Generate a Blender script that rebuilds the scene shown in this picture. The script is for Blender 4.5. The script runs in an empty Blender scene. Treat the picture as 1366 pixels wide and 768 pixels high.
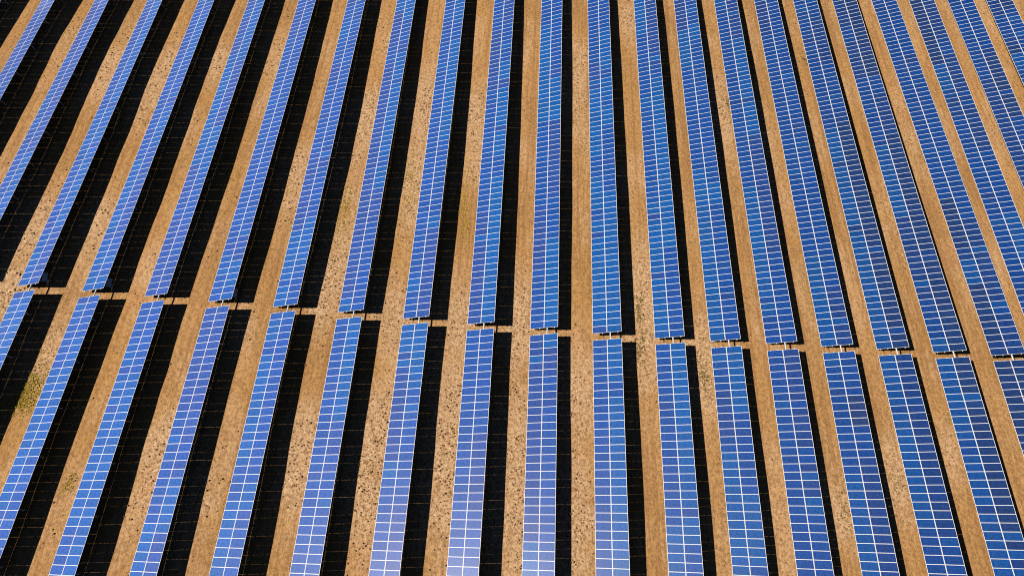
import bpy, bmesh, math, random
from mathutils import Matrix, Vector, noise

# ------------------------------------------------------------------ camera, sky, sun, exposure
scene = bpy.context.scene
COL = scene.collection
CAM_R=[0.997972, 0.044463, 0.045554]
CAM_U=[-0.060177, 0.892331, 0.447352]
CAM_F=[0.020759, 0.449186, -0.893197]
CAM_H=79.0877
FPX=824.803
TILT=0.37767
ROWS=[
 (-3, -89.896, 34.792, 1.791, 0.0, 0, 35.808, 1.792, 0.0018, 57),
 (-2, -81.152, 34.542, 1.791, 0.0, 0, 35.558, 1.792, 0.0018, 60),
 (-1, -72.394, 34.292, 1.739, 0.0, 0, 35.308, 1.739, 0.0002, 61),
 (0, -63.641, 34.042, 1.651, 0.0004, 27, 35.058, 1.63, -0.0018, 62),
 (1, -54.897, 33.822, 1.718, 0.0011, 37, 34.852, 1.657, -0.0029, 63),
 (2, -46.237, 33.523, 1.924, 0.003, 37, 34.516, 1.901, -0.0069, 65),
 (3, -37.543, 33.258, 2.038, 0.0096, 37, 34.263, 2.013, -0.0121, 66),
 (4, -28.775, 33.106, 1.979, 0.0058, 36, 34.078, 1.95, -0.0081, 67),
 (5, -19.924, 32.889, 1.815, 0.0069, 35, 33.92, 1.792, -0.0052, 68),
 (6, -11.039, 32.642, 1.703, 0.0054, 35, 33.577, 1.71, 0.0017, 69),
 (7, -2.211, 32.386, 1.713, 0.0012, 34, 33.314, 1.713, 0.0009, 70),
 (8, 6.451, 32.439, 1.148, 0.003, 34, 33.36, 1.205, 0.0109, 71),
 (9, 15.015, 32.0, 1.771, 0.0129, 33, 32.992, 1.777, 0.001, 72),
 (10, 23.66, 32.012, 1.578, 0.0201, 33, 32.917, 1.576, 0.0027, 73),
 (11, 31.373, 32.023, 1.53, 0.0274, 32, 33.008, 1.545, -0.0023, 74),
 (12, 39.149, 32.058, 1.597, 0.0298, 32, 33.104, 1.609, -0.004, 75),
 (13, 46.882, 32.185, 1.625, 0.025, 32, 33.16, 1.634, -0.0034, 76),
 (14, 54.606, 32.221, 1.769, 0.0106, 31, 33.193, 1.739, -0.0072, 77),
 (15, 62.381, 32.161, 2.067, 0.0069, 31, 33.106, 2.01, -0.0116, 78),
 (16, 70.198, 32.113, 2.42, -0.0004, 19, 32.968, 2.428, -0.0171, 78),
 (17, 77.76, 32.113, 1.643, 0.0, 0, 32.968, 1.639, -0.0066, 79),
 (18, 85.482, 32.113, 1.661, 0.0, 0, 32.968, 1.658, -0.0053, 80),
 (19, 93.197, 32.113, 1.703, 0.0, 0, 32.968, 1.701, -0.0038, 80),
]
GW=[-0.000,-0.003,-0.011,0.001,0.012,0.031,-0.008,-0.059,-0.009,-0.026,-0.094,-0.038,-0.007,-0.001,-0.000,-0.001,-0.017,-0.055,0.023,0.078,0.013,-0.035,-0.098,-0.066,-0.137,-0.292,-0.148,-0.043,-0.008,-0.001,0.000,-0.018,-0.100,-0.005,0.171,0.013,-0.020,-0.014,-0.183,-0.189,-0.340,-0.263,-0.109,-0.023,-0.002,0.012,0.077,0.051,-0.148,0.174,0.263,0.051,0.063,-0.174,0.171,0.117,-0.117,-0.098,-0.025,-0.002,0.023,0.178,0.276,-0.103,0.118,0.233,-0.032,0.016,-0.131,0.214,0.215,-0.013,-0.059,-0.017,-0.002,0.015,0.061,-0.013,-0.088,0.072,-0.063,-0.039,0.014,-0.112,-0.109,-0.159,-0.160,-0.118,-0.030,-0.002,0.021,0.069,-0.066,0.045,0.079,-0.105,0.080,-0.006,0.043,0.104,-0.028,-0.124,-0.150,-0.043,-0.004,0.001,0.188,0.198,0.172,0.079,-0.179,0.038,-0.068,0.010,0.040,-0.178,-0.200,-0.152,-0.040,-0.003,-0.038,0.115,0.021,-0.092,0.071,-0.240,0.136,0.173,0.011,-0.001,-0.226,-0.254,-0.140,-0.029,-0.002,-0.025,0.029,-0.093,-0.135,0.041,-0.177,0.188,0.266,0.083,0.197,0.041,-0.156,-0.114,-0.023,-0.001,-0.005,0.003,-0.036,-0.036,0.007,-0.060,0.076,0.102,0.050,0.136,0.065,-0.074,-0.064,-0.013,-0.001]

cam_d = bpy.data.cameras.new('camera')
cam_d.sensor_width = 36.0
cam_d.lens = FPX / 1366.0 * 36.0
cam_d.clip_start = 0.5
cam_d.clip_end = 3000.0
cam = bpy.data.objects.new('camera', cam_d)
COL.objects.link(cam)
cam.matrix_world = Matrix(((CAM_R[0], CAM_U[0], -CAM_F[0], 0.0), (CAM_R[1], CAM_U[1], -CAM_F[1], 0.0),
                           (CAM_R[2], CAM_U[2], -CAM_F[2], CAM_H), (0, 0, 0, 1)))
scene.camera = cam

SUN_TRAVEL = Vector((0.9737, 0.2512, -1.0)).normalized()
SUN_EL = math.asin(-SUN_TRAVEL.z)
SUN_AZ = math.atan2(-SUN_TRAVEL.x, -SUN_TRAVEL.y)          # clockwise from +Y
world = bpy.data.worlds.new('World')
scene.world = world
world.use_nodes = True
wn = world.node_tree
sky = wn.nodes.new('ShaderNodeTexSky')
sky.sky_type = 'NISHITA'
sky.sun_disc = False
sky.sun_elevation = SUN_EL
sky.sun_rotation = SUN_AZ
sky.altitude = 4000.0
sky.air_density = 0.4
sky.dust_density = 0.3
sky.ozone_density = 3.0
bg = wn.nodes['Background']
bg.inputs['Strength'].default_value = 0.05
wn.links.new(sky.outputs['Color'], bg.inputs['Color'])

sun_d = bpy.data.lights.new('sun', 'SUN')
sun_d.energy = 5.0
sun_d.angle = math.radians(0.5)
sun_d.color = (1.0, 0.92, 0.80)
sun = bpy.data.objects.new('sun', sun_d)
COL.objects.link(sun)
sun.location = (-60, -15, 80)
sun.rotation_euler = SUN_TRAVEL.to_track_quat('-Z', 'Y').to_euler()

vs = scene.view_settings
vs.view_transform = 'Standard'
vs.look = 'None'
vs.exposure = 0.3
vs.gamma = 1.0
vs.use_curve_mapping = False
scene.cycles.max_bounces = 6
scene.cycles.diffuse_bounces = 0
scene.cycles.glossy_bounces = 2
scene.cycles.filter_width = 1.05

random.seed(11)
def R(a, b): return random.uniform(a, b)

# ------------------------------------------------------------------ node helpers
class NT:
    def __init__(self, name):
        self.m = bpy.data.materials.new(name)
        self.m.use_nodes = True
        self.t = self.m.node_tree
        self.b = self.t.nodes['Principled BSDF']
    def n(self, kind, **kw):
        x = self.t.nodes.new('ShaderNode' + kind)
        for k, v in kw.items(): setattr(x, k, v)
        return x
    def put(self, sock, v):
        if hasattr(v, 'links') or hasattr(v, 'is_output'): self.t.links.new(v, sock)
        else: sock.default_value = v
    def math(self, op, a, b=0.0, clamp=False):
        x = self.n('Math', operation=op, use_clamp=clamp)
        self.put(x.inputs[0], a); self.put(x.inputs[1], b)
        return x.outputs[0]
    def noise(self, vec, scale, detail=3.0, rough=0.55, out='Fac'):
        x = self.n('TexNoise')
        self.put(x.inputs['Vector'], vec); x.inputs['Scale'].default_value = scale
        x.inputs['Detail'].default_value = detail; x.inputs['Roughness'].default_value = rough
        return x.outputs[out]
    def step(self, v, lo, hi, a=0.0, b=1.0):
        x = self.n('MapRange', interpolation_type='SMOOTHSTEP')
        self.put(x.inputs['Value'], v)
        for k, w in zip(('From Min', 'From Max', 'To Min', 'To Max'), (lo, hi, a, b)): x.inputs[k].default_value = w
        return x.outputs[0]
    def mix(self, f, a, b, mode='MIX'):
        x = self.n('Mix', data_type='RGBA', blend_type=mode)
        self.put(x.inputs[0], f); self.put(x.inputs[6], a); self.put(x.inputs[7], b)
        return x.outputs[2]
    def scale(self, vec, s):
        x = self.n('Mapping'); self.t.links.new(vec, x.inputs['Vector'])
        x.inputs['Scale'].default_value = s
        return x.outputs[0]

def rgb(r, g, b): return (r, g, b, 1.0)

def plain(name, col, rough=0.6, metal=0.0, var=0.0, spec=0.5):
    k = NT(name)
    k.b.inputs['Roughness'].default_value = rough
    k.b.inputs['Metallic'].default_value = metal
    k.b.inputs['Specular IOR Level'].default_value = spec
    geo = k.n('NewGeometry')
    if var:
        f = k.noise(geo.outputs['Position'], 3.0, 4.0)
        c = k.mix(f, rgb(*[x * (1 - var) for x in col]), rgb(*[min(1, x * (1 + var)) for x in col]))
        k.put(k.b.inputs['Base Color'], c)
    else:
        k.b.inputs['Base Color'].default_value = rgb(*col)
    return k.m

# ------------------------------------------------------------------ materials
def soil_material():
    k = NT('dry_soil')
    pos = k.n('NewGeometry').outputs['Position']
    big = k.noise(pos, 0.045, 3.0)
    mid = k.noise(k.scale(pos, (0.22, 0.09, 0.2)), 1.0, 4.0)
    fine = k.noise(pos, 2.2, 6.0, 0.7)
    grit = k.noise(pos, 7.0, 4.0, 0.75)
    straw = k.noise(k.scale(pos, (3.2, 0.5, 1.0)), 1.0, 5.0, 0.7)
    base = k.mix(k.step(big, 0.36, 0.64), SOIL_A, SOIL_B)
    stony = k.n('Attribute', attribute_name='stony').outputs['Fac']
    base = k.mix(k.math('MULTIPLY', k.step(mid, 0.47, 0.64), 0.6), base, SOIL_C)
    base = k.mix(k.step(stony, 0.05, 0.75), base, SOIL_BED)                        # bleached bare earth
    red = k.noise(k.scale(pos, (1.3, 1.0, 1.0)), 0.13, 3.0)
    base = k.mix(k.math('MULTIPLY', k.step(red, 0.6, 0.75), 0.55), base, SOIL_RED)
    # dry stubble combed along the rows, only where a lazy noise leaves it
    comb = k.math('MULTIPLY', k.step(straw, 0.42, 0.62), k.step(k.noise(k.scale(pos, (0.12, 0.05, 1)), 1.0, 2.0), 0.42, 0.6))
    base = k.mix(k.math('MULTIPLY', k.math('SUBTRACT', comb, stony, True), 0.75), base, SOIL_STRAW)
    track = k.step(k.noise(k.scale(pos, (1.7, 0.035, 1.0)), 1.0, 3.0, 0.6), 0.47, 0.62)
    base = k.mix(k.math('MULTIPLY', k.math('SUBTRACT', track, k.math('MULTIPLY', stony, 1.3), True), 0.75), base, SOIL_TRACK)
    base = k.mix(k.math('MULTIPLY', k.step(fine, 0.36, 0.58, 1.0, 0.0), 0.6), base, SOIL_DARK)
    base = k.mix(k.math('MULTIPLY', k.step(grit, 0.56, 0.70), 0.6), base, SOIL_PALE)
    speck = k.noise(pos, 3.4, 3.0, 0.6)
    base = k.mix(k.math('MULTIPLY', k.step(speck, 0.43, 0.36), k.math('ADD', 0.2, k.math('MULTIPLY', stony, 0.75))), base, SOIL_DARK)
    base = k.mix(k.math('MULTIPLY', k.step(speck, 0.55, 0.64), k.math('MULTIPLY', stony, 0.8)), base, SOIL_PALE)
    k.put(k.b.inputs['Base Color'], base)
    k.b.inputs['Roughness'].default_value = 0.95
    k.b.inputs['Specular IOR Level'].default_value = 0.1
    h = k.math('ADD', k.math('MULTIPLY', fine, 0.22), k.math('ADD', k.math('MULTIPLY', grit, 0.08), k.math('MULTIPLY', speck, 0.10)))
    bp = k.n('Bump'); bp.inputs['Strength'].default_value = 0.7; bp.inputs['Distance'].default_value = 1.0
    k.put(bp.inputs['Height'], h); k.put(k.b.inputs['Normal'], bp.outputs[0])
    return k.m

SOIL_A = rgb(0.46, 0.248, 0.086)
SOIL_B = rgb(0.50, 0.278, 0.112)
SOIL_C = rgb(0.60, 0.375, 0.205)
SOIL_BED = rgb(0.57, 0.36, 0.20)
SOIL_TRACK = rgb(0.35, 0.175, 0.065)
SOIL_RED = rgb(0.46, 0.21, 0.075)
SOIL_STRAW = rgb(0.33, 0.185, 0.075)
SOIL_PALE = rgb(0.72, 0.52, 0.34)
SOIL_DARK = rgb(0.19, 0.095, 0.035)

def cell_material(name, from_mesh):
    k = NT(name)
    uv = k.n('UVMap', uv_map='metres').outputs[0]
    sep = k.n('SeparateXYZ'); k.t.links.new(uv, sep.inputs[0])
    if from_mesh:
        at = k.n('Attribute', attribute_name='cell_tint'); tint = at.outputs['Color']
    else:
        oi = k.n('ObjectInfo'); tint = oi.outputs['Color']
    # 12 x 6 square cells, 157 mm apart
    cx = k.math('DIVIDE', k.math('ADD', sep.outputs[0], 0.942), 0.157)
    cy = k.math('DIVIDE', k.math('ADD', sep.outputs[1], 0.471), 0.157)
    fx = k.math('FRACT', cx); fy = k.math('FRACT', cy)
    def gap(f, w): return k.math('GREATER_THAN', k.math('ABSOLUTE', k.math('SUBTRACT', f, 0.5)), 0.5 - w)
    line = k.math('MAXIMUM', gap(fx, 0.006), gap(fy, 0.006))
    bus = k.math('FRACT', k.math('MULTIPLY', fy, 3.0))
    busline = k.math('LESS_THAN', k.math('ABSOLUTE', k.math('SUBTRACT', bus, 0.5)), 0.012)
    comb = k.n('CombineXYZ')
    k.put(comb.inputs[0], k.math('FLOOR', cx)); k.put(comb.inputs[1], k.math('FLOOR', cy))
    wn_ = k.n('TexWhiteNoise', noise_dimensions='3D'); k.t.links.new(comb.outputs[0], wn_.inputs[0])
    var = k.math('ADD', 0.74, k.math('MULTIPLY', wn_.outputs['Value'], 0.52))
    c = k.n('VectorMath', operation='SCALE'); k.put(c.inputs[0], tint); k.put(c.inputs['Scale'], var)
    col = k.mix(k.math('MULTIPLY', line, 0.32), c.outputs[0], rgb(0.55, 0.58, 0.62))
    col = k.mix(k.math('MULTIPLY', busline, 0.15), col, rgb(0.45, 0.47, 0.52))
    pos = k.n('NewGeometry').outputs['Position']
    dust = k.step(k.noise(k.scale(pos, (0.5, 0.16, 0.5)), 1.0, 4.0), 0.35, 0.75, 0.0, 0.008)
    col = k.mix(dust, col, rgb(0.45, 0.36, 0.27))
    k.put(k.b.inputs['Base Color'], col)
    k.b.inputs['Roughness'].default_value = 0.33
    k.b.inputs['Specular IOR Level'].default_value = 0.30
    k.b.inputs['Coat Weight'].default_value = 1.0
    k.b.inputs['Coat Roughness'].default_value = 0.13
    k.b.inputs['Coat IOR'].default_value = 1.55
    return k.m

M_SOIL = soil_material()
M_CELL = cell_material('blue_solar_cells', False)
M_CELL_MASS = cell_material('blue_solar_cells_far', True)
M_FRAME = plain('aluminium_frame', (0.80, 0.80, 0.80), 0.45, 0.0, 0.03)
M_SHEET = plain('white_backsheet', (0.80, 0.81, 0.83), 0.35)
M_STEEL = plain('galvanised_steel', (0.62, 0.63, 0.64), 0.5, 0.15, 0.08)
M_BOX = plain('pale_grey_enamel', (0.80, 0.84, 0.88), 0.45, 0.0, 0.04)
M_CLOD = plain('brown_clods', (0.24, 0.13, 0.058), 0.95, 0.0, 0.5, 0.1)
M_WEED = plain('yellow_green_leaves', (0.52, 0.37, 0.04), 0.8, 0.0, 0.4, 0.2)
M_TUFT = plain('olive_tuft_leaves', (0.15, 0.125, 0.028), 0.8, 0.0, 0.5, 0.2)

# ------------------------------------------------------------------ terrain
GX = [-105.0 + 15.0 * i for i in range(15)]
GY = [-15.0 + 13.5 * j for j in range(11)]
def ground(x, y):
    z = 0.0
    for j, gy in enumerate(GY):
        dy = (y - gy) ** 2
        if dy > 3600: continue
        ey = math.exp(-dy / 392.0)
        for i, gx in enumerate(GX):
            d = (x - gx) ** 2
            if d < 3600: z += GW[j * 15 + i] * ey * math.exp(-d / 392.0)
    return z + 0.10 * noise.noise(Vector((x * 0.10, y * 0.10, 3.1))) + 0.05 * noise.noise(Vector((x * 0.35, y * 0.3, 7.7)))

def axis_steps(lo, hi, step, far):
    a = [lo + step * i for i in range(int((hi - lo) / step) + 1)]
    return [lo - f for f in reversed(far)] + a + [a[-1] + f for f in far]
FAR = [3, 8, 18, 40, 90, 200, 450, 1000]
XS = axis_steps(-108, 116, 1.0, FAR)
YS = axis_steps(-14, 128, 1.0, FAR)
gverts = [(x, y, ground(x, y)) for y in YS for x in XS]
nx = len(XS)
gfaces = [(j * nx + i, j * nx + i + 1, (j + 1) * nx + i + 1, (j + 1) * nx + i) for j in range(len(YS) - 1) for i in range(nx - 1)]
def ray_ground(u, v):
    """point of the soil seen at a pixel of the 1366 x 768 photograph"""
    d = Vector(CAM_F) * FPX + Vector(CAM_R) * (u - 683) - Vector(CAM_U) * (v - 384)
    t = -CAM_H / d.z
    for _ in range(4):
        p = Vector((0, 0, CAM_H)) + d * t
        t = (ground(p.x, p.y) - CAM_H) / d.z
    return Vector((0, 0, CAM_H)) + d * t

# beds of bleached stony earth: where, half width and half length in metres, how stony
BEDS = [(ray_ground(u, v), rx, ry, w) for (u, v, rx, ry, w) in (
    (508, 610, 3.0, 9.0, 1.0), (600, 600, 3.0, 9.5, 1.0), (405, 610, 2.6, 6.0, 0.8), (215, 610, 2.2, 6.0, 0.8), (690, 640, 3.0, 11.0, 0.9),
    (765, 690, 2.6, 6.0, 0.9), (770, 520, 2.6, 7.0, 0.7), (855, 425, 2.2, 11.0, 0.8), (935, 480, 2.2, 8.0, 0.7), (690, 425, 2.4, 7.0, 0.8),
    (620, 430, 2.4, 6.0, 0.7), (10, 385, 2.2, 4.0, 0.9), (440, 375, 2.4, 7.0, 0.9), (556, 240, 2.2, 9.0, 0.7), (478, 330, 2.2, 8.0, 0.6),
    (318, 440, 2.0, 4.0, 0.6), (1052, 110, 1.8, 11.0, 0.8), (962, 150, 1.8, 9.0, 0.7), (490, 160, 2.0, 6.0, 0.8), (567, 145, 2.0, 7.0, 0.9),
    (633, 160, 2.0, 6.0, 0.7), (1193, 640, 2.2, 5.0, 0.7), (1127, 690, 2.2, 4.0, 0.7), (1020, 200, 1.8, 7.0, 0.6), (290, 85, 2.0, 4.0, 0.6),
    (225, 85, 2.0, 5.0, 0.6), (255, 620, 1.5, 5.0, 0.5), (1270, 600, 2.0, 4.0, 0.5), (45, 300, 2.0, 6.0, 0.7), (125, 300, 2.0, 6.0, 0.6))]
def stony(x, y):
    s = (0.9 if x < 25 else 0.5) * max(0.0, noise.noise(Vector((x * 0.12, y * 0.06, 1.7))) + 0.05)
    for c, rx, ry, w in BEDS:
        a = ((x - c.x) / rx) ** 2; 
        if a > 4: continue
        q = a + ((y - c.y) / ry) ** 2
        if q < 4: s = max(s, w * math.exp(-q * 0.7) * 1.15)
    s *= 1.0 + 0.7 * noise.noise(Vector((x * 0.55, y * 0.4, 5.0)))
    return min(1.0, max(0.0, s))

gm = bpy.data.meshes.new('ground')
gm.from_pydata(gverts, [], gfaces)
gm.materials.append(M_SOIL)
ga = gm.attributes.new('stony', 'FLOAT', 'POINT')
ga.data.foreach_set('value', [stony(x, y) if abs(x) < 120 and -20 < y < 135 else 0.0 for (x, y, z) in gverts])
gm.polygons.foreach_set('use_smooth', [True] * len(gfaces))
go = bpy.data.objects.new('ground', gm); COL.objects.link(go)
go['kind'] = 'structure'
go['label'] = 'dry tan farm soil with stubble between the rows of solar tables'

# ------------------------------------------------------------------ solar panel mesh (one module, 1.96 x 0.99 m, 35 mm thick)
PW, PL, PT = 1.967, 0.999, 0.035
PITCH = 1.01
def panel_geometry():
    """verts, faces, material slots (0 frame, 1 white sheet, 2 cells)"""
    hx, hy = PW / 2, PL / 2
    rings = [(hx, hy, 0.0), (hx - FRAME_W, hy - FRAME_W, 0.0), (hx - FRAME_W, hy - FRAME_W, -0.0015),
             (hx - FRAME_W - MARGIN_X, hy - FRAME_W - MARGIN_Y, -0.0015)]
    v = []
    for a, b, z in rings: v += [(-a, -b, z), (a, -b, z), (a, b, z), (-a, b, z)]
    f, s = [], []
    for r, slot in ((0, 0), (1, 0), (2, 1)):
        for i in range(4):
            j = (i + 1) % 4
            f.append((r * 4 + i, r * 4 + j, r * 4 + 4 + j, r * 4 + 4 + i)); s.append(slot)
    f.append((12, 13, 14, 15)); s.append(2)
    v += [(-hx, -hy, -PT), (hx, -hy, -PT), (hx, hy, -PT), (-hx, hy, -PT)]
    for i in range(4):
        j = (i + 1) % 4
        f.append((i, 16 + i, 16 + j, j)); s.append(0)
    f.append((19, 18, 17, 16)); s.append(1)
    return v, f, s
FRAME_W, MARGIN_X, MARGIN_Y = 0.015, 0.020, 0.012
PV, PF, PS = panel_geometry()

def panel_mesh():
    me = bpy.data.meshes.new('solar_panel')
    me.from_pydata(PV, [], PF)
    for m in (M_FRAME, M_SHEET, M_CELL): me.materials.append(m)
    me.polygons.foreach_set('material_index', PS)
    uv = me.uv_layers.new(name='metres')
    for l in me.loops:
        c = me.vertices[l.vertex_index].co
        uv.data[l.index].uv = (c.x, c.y)
    return me
PANEL = panel_mesh()

# ------------------------------------------------------------------ small solid helpers
def box_into(bm, lo, hi, mat=Matrix.Identity(4)):
    vs_ = [bm.verts.new(mat @ Vector((x, y, z))) for z in (lo[2], hi[2]) for y in (lo[1], hi[1]) for x in (lo[0], hi[0])]
    for f in ((0, 2, 3, 1), (4, 5, 7, 6), (0, 1, 5, 4), (2, 6, 7, 3), (0, 4, 6, 2), (1, 3, 7, 5)):
        bm.faces.new([vs_[i] for i in f])

def tube_into(bm, p0, p1, r, n=10):
    d = (p1 - p0).normalized()
    a = d.orthogonal().normalized(); b = d.cross(a)
    r0, r1 = [], []
    for i in range(n):
        t = 2 * math.pi * i / n
        o = (a * math.cos(t) + b * math.sin(t)) * r
        r0.append(bm.verts.new(p0 + o)); r1.append(bm.verts.new(p1 + o))
    for i in range(n):
        j = (i + 1) % n
        bm.faces.new((r0[i], r0[j], r1[j], r1[i]))
    bm.faces.new(list(reversed(r0))); bm.faces.new(r1)

def finish(name, bm, mat, parent, loc=(0, 0, 0)):
    me = bpy.data.meshes.new(name)
    bmesh.ops.recalc_face_normals(bm, faces=bm.faces)
    bm.to_mesh(me); bm.free()
    me.materials.append(mat)
    o = bpy.data.objects.new(name, me)
    COL.objects.link(o)
    o.parent = parent
    o.location = loc
    return o

# ------------------------------------------------------------------ solar tables
ct, st = math.cos(TILT), math.sin(TILT)
TUBE_S, TUBE_D, TUBE_R = 0.42, 0.20, 0.085       # torque tube: offset up the slope, depth below the glass, radius
PURLINS = (-1.50, -0.62, 1.48)
CX = 1.0 - 0.0                                    # panel centre offset from the table's middle
# wafer batch colours, with sky reflection painted in: pale west, deep blue east
WEST_SKY = {'blue': (0.036, 0.112, 0.46), 'azure': (0.030, 0.124, 0.47), 'violet': (0.044, 0.106, 0.43), 'dusk': (0.04, 0.08, 0.30)}
MID_SKY = {'blue': (0.004, 0.060, 0.300), 'azure': (0.001, 0.080, 0.325), 'violet': (0.012, 0.054, 0.265), 'dusk': (0.026, 0.046, 0.175)}
EAST_SKY = {'blue': (0.000, 0.037, 0.200), 'azure': (0.000, 0.050, 0.225), 'violet': (0.003, 0.031, 0.160), 'dusk': (0.004, 0.027, 0.125)}
def wafer(c, k):  # batch colour shifted by the row's painted sky reflection
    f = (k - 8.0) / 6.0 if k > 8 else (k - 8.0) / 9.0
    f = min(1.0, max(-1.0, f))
    a, g = (MID_SKY[c], EAST_SKY[c]) if f > 0 else (MID_SKY[c], WEST_SKY[c])
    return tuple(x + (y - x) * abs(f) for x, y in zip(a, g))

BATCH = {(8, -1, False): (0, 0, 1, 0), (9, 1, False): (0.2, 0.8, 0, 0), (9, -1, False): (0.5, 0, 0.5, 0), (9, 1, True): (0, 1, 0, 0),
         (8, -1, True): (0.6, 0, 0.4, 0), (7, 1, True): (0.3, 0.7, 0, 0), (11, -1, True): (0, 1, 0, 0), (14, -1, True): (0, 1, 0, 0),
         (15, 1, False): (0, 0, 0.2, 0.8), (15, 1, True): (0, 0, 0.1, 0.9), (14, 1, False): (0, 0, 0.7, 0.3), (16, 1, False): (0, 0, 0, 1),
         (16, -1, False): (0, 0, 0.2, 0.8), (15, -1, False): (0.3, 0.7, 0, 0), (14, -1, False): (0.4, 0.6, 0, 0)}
def tint_run(n, k, side, far):
    """wafer batches: modules were bolted on in runs of the same delivery"""
    out = []
    while len(out) < n:
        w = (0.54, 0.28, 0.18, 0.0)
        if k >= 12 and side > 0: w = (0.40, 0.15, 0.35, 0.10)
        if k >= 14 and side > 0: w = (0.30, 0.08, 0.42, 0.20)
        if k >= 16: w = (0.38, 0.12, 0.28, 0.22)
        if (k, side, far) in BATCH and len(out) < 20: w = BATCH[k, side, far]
        c = random.choices(('blue', 'azure', 'violet', 'dusk'), w)[0]
        for _ in range(random.choice((2, 4, 6, 9, 14, 22))):
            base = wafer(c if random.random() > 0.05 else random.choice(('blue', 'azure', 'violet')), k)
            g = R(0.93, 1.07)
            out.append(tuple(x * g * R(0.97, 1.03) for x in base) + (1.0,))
    return out[:n]

def vis_size(p):
    d = Vector((0, 0, CAM_H)) - p
    return 1.0 / d.length

def solar_table(k, X, y_gap, z_gap, slope, n0, n, far, label, group, box):
    """one bank of modules, n columns from the service gap, far (+Y) or near (-Y) of it"""
    sg = 1.0 if far else -1.0
    ey = Vector((0, 1, slope)).normalized()
    ex = Vector((ct, 0, st)); ez = ex.cross(ey).normalized(); ex = ey.cross(ez).normalized()
    def P(s, Y, d=0.0):                            # s across (up the slope), Y along, d below the glass
        return Vector((X, 0, z_gap - slope * 33.0)) + Vector((0, Y, slope * Y)) + ex * s - ez * d
    ya = y_gap + sg * PITCH * n0
    yb = y_gap + sg * PITCH * n
    root = bpy.data.objects.new('solar_table', None)
    COL.objects.link(root)
    ax = P(TUBE_S, ya, TUBE_D)
    base = Vector((ax.x, ya, ground(ax.x, ya)))
    root.location = base
    root.empty_display_size = 0.5
    root['label'] = label; root['category'] = 'solar panels'; root['group'] = group
    # modules
    spots = []
    for side in (-1, 1):
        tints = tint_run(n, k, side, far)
        for i in range(n0, n):
            Y = y_gap + sg * PITCH * (i + 0.5) + R(-0.004, 0.004)
            spots.append((vis_size(P(0, Y)), side, Y, tints[i]))
    spots.sort(key=lambda a: -a[0])
    rot = Matrix((ex, ey, ez)).transposed()
    mass = []
    for q, (_, side, Y, tint) in enumerate(spots):
        j = Matrix.Rotation(R(-0.004, 0.004), 3, 'X') @ Matrix.Rotation(R(-0.004, 0.004), 3, 'Y')
        mw = Matrix.Translation(P(side * (PW / 2 + 0.010), Y, 0.0) - base) @ (rot @ j).to_4x4()
        if q < 100:
            o = bpy.data.objects.new('solar_panel', PANEL)
            COL.objects.link(o); o.parent = root
            o.matrix_local = mw
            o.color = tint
        else:
            mass.append((mw, tint))
    if mass:
        V, F, S, T, U = [], [], [], [], []
        for mw, tint in mass:
            b0 = len(V)
            V += [tuple(mw @ Vector(c)) for c in PV]
            for f, s in zip(PF, PS):
                F.append(tuple(b0 + i for i in f)); S.append(s); T.append(tint)
                U += [(PV[i][0], PV[i][1]) for i in f]
        me = bpy.data.meshes.new('solar_panels_far_end')
        me.from_pydata(V, [], F)
        for m in (M_FRAME, M_SHEET, M_CELL_MASS): me.materials.append(m)
        me.polygons.foreach_set('material_index', S)
        uv = me.uv_layers.new(name='metres')
        uv.data.foreach_set('uv', [c for p in U for c in p])
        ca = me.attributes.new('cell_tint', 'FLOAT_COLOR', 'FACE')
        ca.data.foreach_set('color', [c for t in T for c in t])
        o = bpy.data.objects.new('solar_panels', me)
        COL.objects.link(o); o.parent = root
        o['kind'] = 'stuff'
    # torque tube, running on across the gap to the bearing of the next table
    bm = bmesh.new()
    y_end = ya - 0.97 if (far and n0 == 0) else ya
    tube_into(bm, P(TUBE_S, y_end, TUBE_D) - base, P(TUBE_S, yb, TUBE_D) - base, TUBE_R, 12)
    finish('torque_tube', bm, M_STEEL, root)
    # purlins under the modules, ends stick out a hand's width
    for s in PURLINS:
        bm = bmesh.new()
        a, b = P(s, ya - sg * 0.10, 0.075) - base, P(s, yb, 0.075) - base
        mid = (a + b) / 2
        mtx = Matrix.Translation(mid) @ rot.to_4x4()
        L = (b - a).length / 2
        box_into(bm, (-0.045, -L, -0.035), (0.045, L, 0.035), mtx)
        finish('purlin', bm, M_STEEL, root)
    # cross beams that carry the purlins on the tube
    y = ya + sg * 1.5
    bm = bmesh.new()
    while abs(y - ya) < abs(yb - ya):
        mtx = Matrix.Translation(P(0, y, 0.145) - base) @ rot.to_4x4()
        box_into(bm, (-1.62, -0.04, -0.033), (1.62, 0.04, 0.033), mtx)
        y += sg * 3.03
    finish('cross_beams', bm, M_STEEL, root)
    # raked posts: foot on the soil, head clamped to the torque tube
    y = ya + sg * (2.1 if far else 2.6)
    while abs(y - ya) < abs(yb - ya):
        top = P(TUBE_S, y, TUBE_D)
        fx, fy = X + 0.98, y - 0.28
        gz = ground(fx, fy)
        foot = Vector((fx, fy, gz))
        d = top - foot
        L = d.length
        mt = d.to_track_quat('Z', 'Y').to_matrix().to_4x4()
        bm = bmesh.new()
        box_into(bm, (-0.075, -0.055, -0.4), (-0.060, 0.055, L), mt)
        box_into(bm, (0.060, -0.055, -0.4), (0.075, 0.055, L), mt)
        box_into(bm, (-0.060, -0.006, -0.4), (0.060, 0.006, L), mt)
        box_into(bm, (-0.13, -0.09, L - 0.10), (0.13, 0.09, L + 0.02), mt)
        finish('post', bm, M_STEEL, root, foot - base)
        y += sg * 6.06
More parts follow.
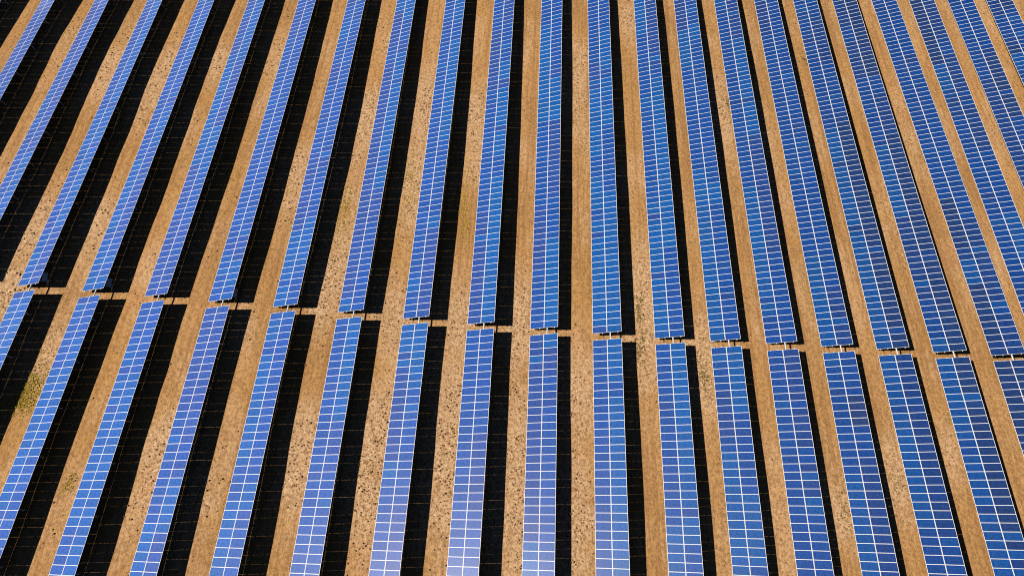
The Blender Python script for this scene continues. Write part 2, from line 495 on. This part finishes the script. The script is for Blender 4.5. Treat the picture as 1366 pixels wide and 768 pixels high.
    if box:
        # drive controller on a stand of its own beside the first post
        fx, fy = X + 1.62, ya + 0.85
        gz = ground(fx, fy)
        bm = bmesh.new()
        mt = Matrix.Translation((-0.24, 0.45, 0.80)) @ Matrix.Rotation(math.radians(24), 4, 'X') @ Matrix.Rotation(math.radians(38), 4, 'Y')
        box_into(bm, (-0.28, -0.40, -0.09), (0.28, 0.80, 0.14), mt)
        box_into(bm, (-0.23, -0.34, 0.09), (0.23, 0.34, 0.105), mt)
        cb = finish('control_box', bm, M_BOX, root, Vector((fx, fy, gz)) - base)
        bm = bmesh.new()
        tube_into(bm, Vector((0.0, 0.0, -0.1)), Vector((-0.22, 0.42, 0.74)), 0.045, 8)
        finish('stand', bm, M_STEEL, cb)
        bm = bmesh.new()
        tube_into(bm, mt @ Vector((0.05, -0.05, 0.105)), mt @ Vector((0.05, -0.05, 0.14)), 0.055, 10)
        finish('knob', bm, M_CLOD, cb)
    return root

START = {-3: 33, -2: 11, 18: 18, 19: 41}
NEAR = {
    0: 'near solar table cut by the left picture edge, leftmost of the near bank',
    1: 'pale blue near solar table right of the yellow weed patch at the left edge',
    2: 'near solar table third from the left, its soil strip holding a small green weed',
    3: 'near solar table fourth from the left, in line with the rightmost clear control box',
    4: 'near solar table fifth from the left, pale blue over a wide black shadow',
    5: 'near solar table sixth from the left, beside the stony soil strip at the bottom',
    6: 'seventh near solar table from the left, silvery with sun glare at its bottom',
    7: 'near solar table eighth from the left, brightest sun glare at its bottom end',
    8: 'ninth near solar table from the left, violet panels down its left side',
    9: 'tenth near solar table from the left, azure panels down its upper right side',
    10: 'near solar table eleventh from the left, beside dark tufts on its soil strip',
    11: 'near solar table twelfth from the left, first after the rows close up',
    12: 'fifth near solar table from the right picture edge',
    13: 'fourth near solar table from the right picture edge',
    14: 'deep blue near solar table third from the right picture edge, thin shadow beside it',
    15: 'deep blue near solar table second from the right edge, running off the bottom right',
    16: 'near solar table cut by the right picture edge, rightmost of the near bank',
}
FARB = {
    -3: 'far solar table beyond the top left corner, only its shadow clearly seen',
    -2: 'far solar table crossing the top left corner of the picture',
    -1: 'far solar table second from the top left corner, cut by the left picture edge',
    0: 'far solar table with the leftmost control box under its near end',
    1: 'far solar table with the second control box from the left under its near end',
    2: 'far solar table fifth from the left along the top picture edge',
    3: 'far solar table sixth from the left along the top, wide black shadow beside it',
    4: 'far solar table seventh from the left along the top picture edge',
    5: 'eighth far solar table from the left, yellow weeds on the soil to its left',
    6: 'far solar table ninth from the left along the top picture edge',
    7: 'tenth far solar table from the left, long weed patch on soil beside it',
    8: 'eleventh far solar table from the left, in line with the violet panelled near table',
    9: 'twelfth far solar table from the left, just right of the picture middle',
    10: 'far solar table thirteenth from the left along the top picture edge',
    11: 'far solar table fourteenth from the left, first after the rows close up',
    12: 'far solar table eighth from the right along the top picture edge',
    13: 'far solar table seventh from the right along the top, narrow black shadow beside it',
    14: 'far solar table sixth from the right along the top picture edge',
    15: 'far solar table fifth from the right along the top, last with a clear shadow sliver',
    16: 'far solar table fourth from the right along the top picture edge',
    17: 'far solar table third from the right along the top, running off the right side',
    18: 'dark blue far solar table second from the right along the top picture edge',
    19: 'dark blue far solar table in the top right corner of the picture',
}

for (k, X, yl, zl, sl, nl, yu, zu, su, nu) in ROWS:
    if nl:
        solar_table(k, X, yl, zl, sl, 0, nl, False, NEAR[k], 'near bank of solar tables', False)
    if nu:
        solar_table(k, X, yu, zu, su, START.get(k, 0), nu, True, FARB[k], 'far bank of solar tables', k in (0, 1, 3, 5))

# ------------------------------------------------------------------ clods, stones and dry tufts lying on the soil
def clod_field(name, label, mat, pts):
    V, F = [], []
    for (x, y, r, h) in pts:
        z = ground(x, y); b = len(V)
        a0 = R(0, 6.28)
        m = 5
        for ring, (rr, zz) in enumerate(((1.0, -0.15), (0.72, 0.62))):
            for i in range(m):
                a = a0 + 6.283 * i / m + ring * 0.5
                q = r * rr * R(0.65, 1.25)
                V.append((x + q * math.cos(a), y + q * math.sin(a), z + h * zz * R(0.8, 1.2)))
        V.append((x + R(-.3, .3) * r, y + R(-.3, .3) * r, z + h))
        for i in range(m):
            j = (i + 1) % m
            F.append((b + i, b + j, b + m + j, b + m + i)); F.append((b + m + i, b + m + j, b + 2 * m))
    me = bpy.data.meshes.new(name); me.from_pydata(V, [], F); me.materials.append(mat)
    o = bpy.data.objects.new(name, me); COL.objects.link(o)
    o['kind'] = 'stuff'; o['label'] = label
    return o

def in_view(x, y):
    d = Vector((x, y, 0)) - Vector((0, 0, CAM_H))
    w = d.dot(Vector(CAM_F))
    u = d.dot(Vector(CAM_R)) / w; v = d.dot(Vector(CAM_U)) / w
    return abs(u) < 0.86 and abs(v) < 0.49

pts = []
tries = 0
while len(pts) < 36000 and tries < 180000:
    tries += 1
    x, y = R(-100, 108), R(-6, 118)
    if not in_view(x, y): continue
    if R(0.0, 1.0) > 0.012 + 1.1 * stony(x, y) ** 1.4: continue
    r = 0.042 + 0.11 * random.random() ** 2.8
    pts.append((x, y, r, r * R(0.7, 1.5)))
clod_field('soil_clods', 'brown clods and stones scattered over the bare soil strips', M_CLOD, pts)

def leaf_patches(name, label, mat, patches):
    V, F = [], []
    for (u, v, rx, ry, n, h) in patches:
        c = ray_ground(u, v)
        for _ in range(n):
            x, y = random.gauss(c.x, rx), random.gauss(c.y, ry)
            z = ground(x, y)
            for _ in range(5):
                a = R(0, 6.283); l = h * R(0.5, 1.2); w = l * 0.3
                dx, dy = math.cos(a), math.sin(a)
                b = len(V)
                V += [(x - dy * w, y + dx * w, z), (x + dy * w, y - dx * w, z),
                      (x + dx * l + dy * w * .6, y + dy * l - dx * w * .6, z + l * R(0.5, 1.0)),
                      (x + dx * l - dy * w * .6, y + dy * l + dx * w * .6, z + l * R(0.5, 1.0))]
                F.append((b, b + 1, b + 2, b + 3))
    me = bpy.data.meshes.new(name); me.from_pydata(V, [], F); me.materials.append(mat)
    o = bpy.data.objects.new(name, me); COL.objects.link(o)
    o['kind'] = 'stuff'; o['label'] = label
    return o
leaf_patches('yellow_weeds', 'yellow green weeds growing in patches on the soil strips', M_WEED,
    [(40, 522, 0.95, 1.5, 280, 0.14), (27, 538, 0.7, 0.9, 120, 0.14), (47, 500, 0.7, 2.0, 90, 0.12), (92, 645, 0.35, 0.8, 60, 0.10), (457, 292, 0.8, 2.2, 110, 0.13),
     (463, 268, 0.6, 1.5, 60, 0.12), (617, 272, 0.7, 3.2, 150, 0.13), (621, 300, 0.5, 1.5, 60, 0.12), (546, 236, 0.6, 2.0, 80, 0.13),
     (548, 262, 0.5, 1.5, 40, 0.12), (312, 236, 0.6, 1.6, 60, 0.08), (38, 368, 0.5, 1.0, 40, 0.08), (1252, 610, 0.6, 1.2, 40, 0.08)])
leaf_patches('olive_tufts', 'dark olive tufts of plants at the edge of the soil strips', M_TUFT,
    [(970, 137, 0.35, 0.9, 40, 0.14), (1073, 81, 0.3, 0.8, 30, 0.14), (853, 410, 0.35, 1.4, 70, 0.13), (857, 465, 0.35, 1.6, 70, 0.12),
     (937, 495, 0.4, 1.2, 60, 0.13), (944, 515, 0.3, 0.8, 30, 0.12), (851, 470, 0.3, 1.4, 50, 0.12), (96, 640, 0.25, 0.5, 14, 0.12),
     (1197, 640, 0.5, 1.0, 30, 0.12), (1127, 680, 0.3, 0.6, 20, 0.12), (1265, 565, 0.4, 0.9, 25, 0.12)])
